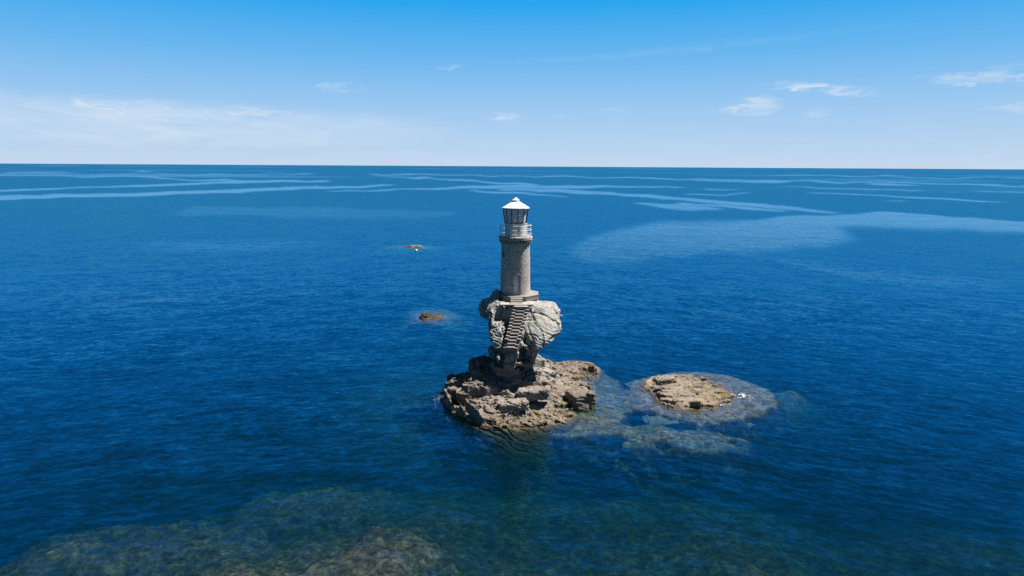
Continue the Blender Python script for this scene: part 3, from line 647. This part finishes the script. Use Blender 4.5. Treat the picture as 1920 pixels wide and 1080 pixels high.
heightfield_rock('far_rock', 'long low brown rock far off, behind a white float', [(-27.8, 108.2), (-26, 107.2), (-24, 107), (-22.4, 107.8), (-22, 109.2), (-23.5, 110.4), (-25.5, 110.0), (-27.5, 109.4)],
                 lambda x, y: .35 + .30 * np.exp(-((x + 23.4) ** 2) / 1.0) + .22 * np.exp(-((x + 25.8) ** 2) / .5), lambda x, y: 1.1 + 0 * x, (-29, 106, -.6), (-21, 111.5, 1.3), .10, (.1, -.2, .97), M_flat, (), .55, .15)

# ------------------------------------------------------------------ plain materials
def simple(name, col, rough=.6, spec=.4, metal=0, nscale=8.0, var=.12, bump=.0, bd=.01):
    mt, n, out = material(name); tcn = n.new('ShaderNodeTexCoord').outputs['Object']
    nz_ = n.noise(tcn, nscale, 5, .6)[0]; big = n.noise(tcn, nscale * .22, 4, .6)[0]
    c = n.mix(1.0, col, n.ramp(nz_, [(.3, 1 - var), (.7, 1 + var * .6)]), 'MULTIPLY'); c = n.mix(.8, c, n.ramp(big, [(.3, 1 - var), (.65, 1.03)]), 'MULTIPLY')
    principled(n, out, c, rough, n.bump(nz_, bump, bd) if bump else None, spec, metal); return mt
def masonry(name, c1, c2, mortar, bw=.27, bh=.098, radius=1.33, flat=False):
    mt, n, out = material(name); tcn = n.new('ShaderNodeTexCoord').outputs['Object']; x, y, z = n.sep(tcn)
    u = n.m('ADD', x, n.m('MULTIPLY', y, .7)) if flat else n.m('MULTIPLY', n.m('ARCTAN2', x, n.m('MULTIPLY', y, -1.0)), radius)
    ws = n.noise(tcn, 2.2, 3)[1]; wv_ = n.vm('SCALE', n.vm('SUBTRACT', ws, (.5, .5, .5)), sc=.07)
    vec = n.vm('ADD', n.xyz(u, z, 0.0), wv_)
    br = n.new('ShaderNodeTexBrick'); n.l.new(vec, br.inputs['Vector']); br.offset = .5; br.squash = 1
    for k_, v_ in (('Color1', (*c1, 1)), ('Color2', (*c2, 1)), ('Mortar', (*mortar, 1))): br.inputs[k_].default_value = v_
    for k_, v_ in (('Scale', 1.0), ('Mortar Size', .016), ('Mortar Smooth', .3), ('Bias', -.1), ('Brick Width', bw), ('Row Height', bh)): br.inputs[k_].default_value = v_
    nz_ = n.noise(tcn, 14, 4, .65)[0]; big = n.noise(tcn, 1.1, 4, .6)[0]
    c = n.mix(.8, br.outputs[0], n.ramp(nz_, [(.3, .68), (.7, 1.2)]), 'MULTIPLY'); c = n.mix(.7, c, n.ramp(big, [(.32, .72), (.6, 1.1)]), 'MULTIPLY')
    hh = n.m('ADD', n.m('MULTIPLY', br.outputs[1], -1.0), n.m('ADD', n.m('MULTIPLY', nz_, .9), n.m('MULTIPLY', n.sep(br.outputs[0])[0], 1.6)))
    principled(n, out, c, .9, n.bump(hh, 1.0, .035), .15); return mt
M_stone = masonry('tower_masonry', (.74, .68, .61), (.58, .53, .475), (.50, .46, .415))
M_plinth = masonry('plinth_masonry', (.36, .33, .30), (.28, .26, .24), (.30, .28, .26), .55, .24, flat=True)
M_conc = simple('worn_concrete', (.44, .40, .36), .85, .2, 0, 6, .2, .5, .02)
M_steps = simple('stair_stone', (.34, .315, .29), .9, .15, 0, 7, .3, .6, .02)
M_trim = simple('dressed_stone', (.42, .37, .32), .85, .2, 0, 9, .2, .4, .012)
M_white = simple('white_paint', (.80, .79, .77), .45, .4, 0, 5, .06)
M_drum = simple('white_wall_paint', (.76, .75, .73), .6, .3, 0, 3, .10)
M_dark = simple('dark_steel', (.045, .045, .05), .5, .5, .2)
M_rust = simple('rusty_collar', (.32, .13, .06), .8, .2, 0, 20, .3)
M_door = simple('grey_door_paint', (.74, .74, .75), .55, .4, 0, 4, .14)
M_black = simple('dark_interior', (.02, .02, .022), .9, .1)
M_blind = simple('white_blind', (.60, .60, .60), .9, .1, 0, 3, .06)
mt, n, out = material('lantern_glass'); ga = n.new('ShaderNodeBsdfGlossy'); ga.inputs['Roughness'].default_value = .06; tb = n.new('ShaderNodeBsdfTransparent'); tb.inputs[0].default_value = (.86, .90, .93, 1)
fn = n.new('ShaderNodeFresnel'); fn.inputs[0].default_value = 1.5; mx = n.new('ShaderNodeMixShader'); n.l.new(n.m('ADD', fn.outputs[0], .06), mx.inputs[0]); n.l.new(tb.outputs[0], mx.inputs[1]); n.l.new(ga.outputs[0], mx.inputs[2])
df = n.new('ShaderNodeBsdfDiffuse'); df.inputs[0].default_value = (.93, .93, .93, 1); mx2 = n.new('ShaderNodeMixShader'); mx2.inputs[0].default_value = .8; n.l.new(mx.outputs[0], mx2.inputs[1]); n.l.new(df.outputs[0], mx2.inputs[2]); n.l.new(mx2.outputs[0], out.inputs['Surface'])
M_glass = mt

# ------------------------------------------------------------------ lighthouse
LH = empty('lighthouse', (TX, TY, TZ))
tag(LH, 'round grey stone lighthouse with white lantern standing on the rock stack', 'lighthouse')
Z = lambda z: z - TZ
# shaft with openings for the door and the window
NA = 128; zs = [0.0, .06, .12, .3] + list(np.linspace(.4, 4.5, 58)) + [4.6, 4.72]
H_S = 4.72; rs = lambda z: 1.385 - .095 * (z / H_S)
def door_in(a, z):
    u = (a - .03) * 1.36; top = 1.62 + .22 * (1 - (abs(u) / .37) ** 2) if abs(u) < .37 else 0
    return z < top
def win_in(a, z): u = (a + .98) * 1.31; return abs(u) < .15 and 3.36 < z < 3.36 + .42 + .14 * (1 - (abs(u) / .15) ** 2)
mb = MB(); vi = {}
for j, zz in enumerate(zs):
    for i in range(NA):
        a = 2 * math.pi * i / NA; r = rs(zz) + random.uniform(-.006, .010); vi[(j, i)] = len(mb.v); mb.v.append((r * math.sin(a), -r * math.cos(a), zz))
for j in range(len(zs) - 1):
    for i in range(NA):
        a = 2 * math.pi * (i + .5) / NA; a = a - 2 * math.pi if a > math.pi else a; zz = (zs[j] + zs[j + 1]) / 2
        if door_in(a, zz) or win_in(a, zz): continue
        k = (i + 1) % NA; mb.f.append((vi[(j, i)], vi[(j, k)], vi[(j + 1, k)], vi[(j + 1, i)]))
shaft = mb.build('shaft', M_stone, LH)
def arc_plate(a0, hw, hfun, r_in, r_out, z0, nseg=14):
    """solid curved panel from z0 to hfun(u) between two radii"""
    m_ = MB(); n_ = nseg + 1
    for i in range(n_):
        u = -hw + 2 * hw * i / nseg; a = a0 + u / r_out; t = hfun(u)
        for r in (r_in, r_out):
            for zz in (z0, t): m_.v.append((r * math.sin(a), -r * math.cos(a), zz))
    for i in range(nseg):
        p = i * 4; q = p + 4   # 0 in-bot 1 in-top 2 out-bot 3 out-top
        m_.f += [(p + 2, q + 2, q + 3, p + 3), (p + 1, q + 1, q, p), (p + 3, q + 3, q + 1, p + 1), (p, q, q + 2, p + 2)]
    m_.f += [(0, 2, 3, 1), (nseg * 4, nseg * 4 + 1, nseg * 4 + 3, nseg * 4 + 2)]; return m_
def arc_frame(a0, hw, hfun, wd, r_in, r_out, z0, nseg=16):
    """stone surround: two jambs and an arch as one band"""
    m_ = MB(); pts = []
    for zz in np.linspace(z0, hfun(hw), 4): pts.append((-hw, zz, -hw - wd, zz))
    for i in range(nseg + 1):
        u = -hw + 2 * hw * i / nseg; pts.append((u, hfun(u), u * (hw + wd) / hw, hfun(u) + wd * 1.15))
    for zz in np.linspace(hfun(hw), z0, 4): pts.append((hw, zz, hw + wd, zz))
    for (u1, z1, u2, z2) in pts:
        for r in (r_in, r_out):
            m_.v.append((r * math.sin(a0 + u1 / 1.36), -r * math.cos(a0 + u1 / 1.36), z1)); m_.v.append((r * math.sin(a0 + u2 / 1.36), -r * math.cos(a0 + u2 / 1.36), z2))
    for i in range(len(pts) - 1):
        p = i * 4; q = p + 4   # 0 in-inner 1 in-outer 2 out-inner 3 out-outer
        m_.f += [(p + 2, q + 2, q + 3, p + 3), (p, q, q + 2, p + 2), (p + 3, q + 3, q + 1, p + 1)]
    m_.f += [(0, 2, 3, 1)]; return m_
dfun = lambda u: 1.60 + .24 * max(0, 1 - (abs(u) / .335) ** 2)
arc_frame(.03, .315, dfun, .13, 1.14, 1.43, .0).build('door_frame', M_trim, LH)
door = arc_plate(.03, .34, lambda u: 1.60 + .22 * max(0, 1 - (abs(u) / .36) ** 2), 1.15, 1.20, .02).build('door', M_door, LH)
MB().tube((-.20, -1.19, .88), (-.20, -1.26, .88), .03).tube((-.20, -1.25, .78), (-.20, -1.25, .98), .016).build('handle', M_dark, door)
wfun = lambda u: 3.36 + .42 + .12 * max(0, 1 - (abs(u) / .15) ** 2)
mw = arc_frame(-.98, .13, wfun, .07, 1.10, 1.335, 3.36, 10); mw.build('window_frame', M_trim, LH)
arc_plate(-.98, .16, wfun, 1.08, 1.11, 3.36).build('window', M_black, LH)
# plinth and front steps
mb = MB(); PR = 2.05
mb.lathe([(PR, -.44), (PR, -.05), (PR + .03, -.05), (PR + .03, 0)], 8, R(22.5), .22, -.02); mb.build('plinth', M_plinth, LH)
for i in range(3):
    MB().box((.10, -2.0 - .24 * i, -.095 - .14 * i - .06), (1.08, .5, .13), None, .015, .004).build('step', M_conc, LH)
# gallery, string course and corbels
MB().lathe([(1.30, 4.62), (1.36, 4.64), (1.36, 4.72), (1.32, 4.735)], 96).build('string_course', M_trim, LH)
MB().lathe([(1.28, 4.735), (1.28, 4.93)], 96).build('frieze', M_stone, LH)
c0 = None
for i in range(30):
    a = 2 * math.pi * i / 30
    if c0 is None:
        c0 = MB().box((0, -1.385, 4.832), (.125, .23, .186), None, .012).build('corbel', M_trim, LH); o = c0
    else: o = c0.copy(); COL.objects.link(o); o.parent = LH
    o.rotation_euler.z = a
MB().lathe([(1.46, 4.93), (1.54, 4.97), (1.54, 5.20), (1.50, 5.25)], 96).build('gallery', M_conc, LH)
# railing
rail = empty('railing', (0, 0, 5.25), LH)
p0 = None
for i in range(12):
    if p0 is None: p0 = MB().tube((0, -1.42, 0), (0, -1.42, 1.03), .022).tube((0, -1.42, 0), (0, -1.42, .03), .05).build('post', M_white, rail); o = p0
    else: o = p0.copy(); COL.objects.link(o); o.parent = rail
    o.rotation_euler.z = 2 * math.pi * (i + .35) / 12
for zz in (.22, .60, 1.0): MB().ring(1.42, zz, .024).build('rail', M_white, rail, True)
# lantern
N12 = 12; A0 = R(10.8)
ZD0, ZD1, ZG1 = 5.25, 6.44, 7.78; RD, RG0, RG1 = 1.0, 1.0, 1.18
MB().lathe([(RD, ZD0), (RD, ZD1 - .05), (RD + .03, ZD1 - .05), (RD + .03, ZD1)], 48).build('lantern_wall', M_drum, LH)
hatch = arc_plate(.52, .30, lambda u: ZD0 + .98, RD + .002, RD + .018, ZD0 + .06).build('hatch', M_drum, LH)
arc_plate(.52 - .22, .015, lambda u: ZD0 + .60, RD + .02, RD + .05, ZD0 + .5, 2).build('handle', M_dark, hatch)
mb = MB(); mb.lathe([(RG0 - .03, ZD1), (RG1 - .03, ZG1)], N12, A0, cap=False); lant = mb.build('glazing', M_glass, LH)
for i in range(N12):
    a = A0 + 2 * math.pi * i / N12; s_, c_ = math.sin(a), -math.cos(a)
    MB().tube((RG0 * s_, RG0 * c_, ZD1), (RG1 * s_, RG1 * c_, ZG1), .034, None, 6).build('mullion', M_dark, lant)
mb = MB(); mb.lathe([(RG0 + .015, ZD1), (RG0 + .02, ZD1 + .06), (RG0 - .02, ZD1 + .06)], N12, A0, cap=False); mb.build('glazing_sill', M_dark, lant)
mb = MB()     # blind hung inside the landward panes
na_ = 40
for i in range(na_ + 1):
    a = R(62) + R(236) * i / na_; mb.v += [(.90 * math.sin(a), -.90 * math.cos(a), ZD1 + .02), (1.06 * math.sin(a), -1.06 * math.cos(a), ZG1 - .04)]
for i in range(na_): mb.f.append((2 * i, 2 * i + 1, 2 * i + 3, 2 * i + 2))
bl = mb.build('blind', M_blind, lant)
sm = bl.modifiers.new('thick', 'SOLIDIFY'); sm.thickness = .01
lm = MB().lathe([(.02, ZD1 - .05), (.16, ZD1 - .04), (.16, ZD1 + .1), (.06, ZD1 + .12), (.06, ZD1 + .2), (.10, ZD1 + .24), (.10, ZD1 + .42), (.03, ZD1 + .5)], 20).build('lamp', M_dark, LH, False)
roof = MB().lathe([(1.12, ZG1 - .03), (1.27, ZG1 - .02), (1.27, ZG1 + .05), (.34, ZG1 + .60), (.30, ZG1 + .62)], N12, A0).build('roof', M_white, LH)
MB().lathe([(.2, ZG1 + .60), (.2, ZG1 + .70)], 20).build('collar', M_rust, roof)
MB().lathe([(.34, ZG1 + .69), (.35, ZG1 + .72), (.05, ZG1 + .96), (.03, ZG1 + .97)], N12, A0).build('vent_cap', M_white, roof)
MB().tube((0, 0, ZG1 + .95), (0, 0, ZG1 + 1.22), .018, .012).build('finial', M_dark, roof)

# ------------------------------------------------------------------ staircase on the seaward face
ST = empty('stone_staircase', (0, 0, 0)); ST.location = (.4, -3.2, 5.0); OX, OY, OZ = .4, -3.2, 5.0
tag(ST, 'narrow worn stone staircase climbing the cleft of the rock stack', 'staircase')
q = lambda p: (p[0] - OX, p[1] - OY, p[2] - OZ)
for i, (sx, sy, sz) in enumerate(STAIR):
    wd = .76 - .008 * i; yaw = -.05 - .012 * i
    MB().box(q((sx, sy - .02, sz - .055)), (wd, .36, .11), (0, random.uniform(-.015, .015), yaw), .02, .010).build('tread', M_steps, ST)
    for s_ in (-1, 1):
        if i > 10: continue
        hx = sx + s_ * (wd / 2 + .17); up = .10 + random.uniform(-.02, .02)
        MB().box(q((hx, sy + .04, sz + up - .07)), (.31, .29, .13), (0, random.uniform(-.03, .03), yaw), .02, .012).build('side_block', M_steps, ST)
mb = MB()
for i, (sx, sy, sz) in enumerate(STAIR):        # rubble core under each tread, set back behind its nosing
    mb.box(q((sx, sy + .10, sz - .115 - (.55 if i < 9 else .25))), (1.24, .27, 1.1 if i < 9 else .5), (0, 0, -.05 - .012 * i), .0, .012)
M_rubble = rock_material('stair_rubble', (.05, .0, .99), (.3, .28, .25), (.20, .185, .165), False)
mb.build('masonry_core', M_rubble, ST)
MB().box(q((.42, -2.68, 7.965)), (2.95, .98, .15), (0, 0, 0), .03, .015).build('landing', M_conc, ST)
MB().box(q((.82, -3.26, 7.86)), (1.1, .34, .14), (.10, 0, -.03), .02, .01).build('landing_lip', M_conc, ST)

# ------------------------------------------------------------------ white float before the far rock
fx, fy = ground(780.5, 470.5)
fl = empty('float', (fx, fy, 0)); tag(fl, 'tiny white float on the water just before the far rock', 'float')
MB().lathe([(.06, -.22), (.26, -.12), (.34, .08), (.28, .28), (.10, .38)], 20).build('body', M_white, fl, True)
MB().ring(.07, .43, .02, 16, 6).build('ring', M_white, fl, True)

# ------------------------------------------------------------------ scraps of foam where the swell breaks
M_foam = simple('sea_foam', (.80, .82, .84), .9, .1, 0, 12, .1)
mb = MB()
def foam(u, v, du, dv, num, smax):
    for _ in range(num):
        x_, y_ = ground(u + random.gauss(0, du), v + random.gauss(0, dv)); r = smax * random.random() ** 2 + .04; a0 = random.random() * 6.3; el_ = random.uniform(.4, .9); k_ = 9
        pts = [(x_ + r * random.uniform(.6, 1.2) * math.cos(a0 + 2 * math.pi * i / k_), y_ + el_ * r * random.uniform(.6, 1.2) * math.sin(a0 + 2 * math.pi * i / k_)) for i in range(k_)]
        mb.add([(p, q_, .012) for p, q_ in pts] + [(x_ + (p - x_) * .6, y_ + (q_ - y_) * .6, .03 + .02 * random.random()) for p, q_ in pts], [(i, (i + 1) % k_, k_ + (i + 1) % k_, k_ + i) for i in range(k_)] + [tuple(range(k_, 2 * k_))])
foam(1393, 741, 7, 2.4, 40, .07); foam(1352, 757, 8, 2.0, 22, .07)
tag(mb.build('foam', M_foam), 'white foam flecks where the swell breaks on the rocks', 'foam', kind='stuff')
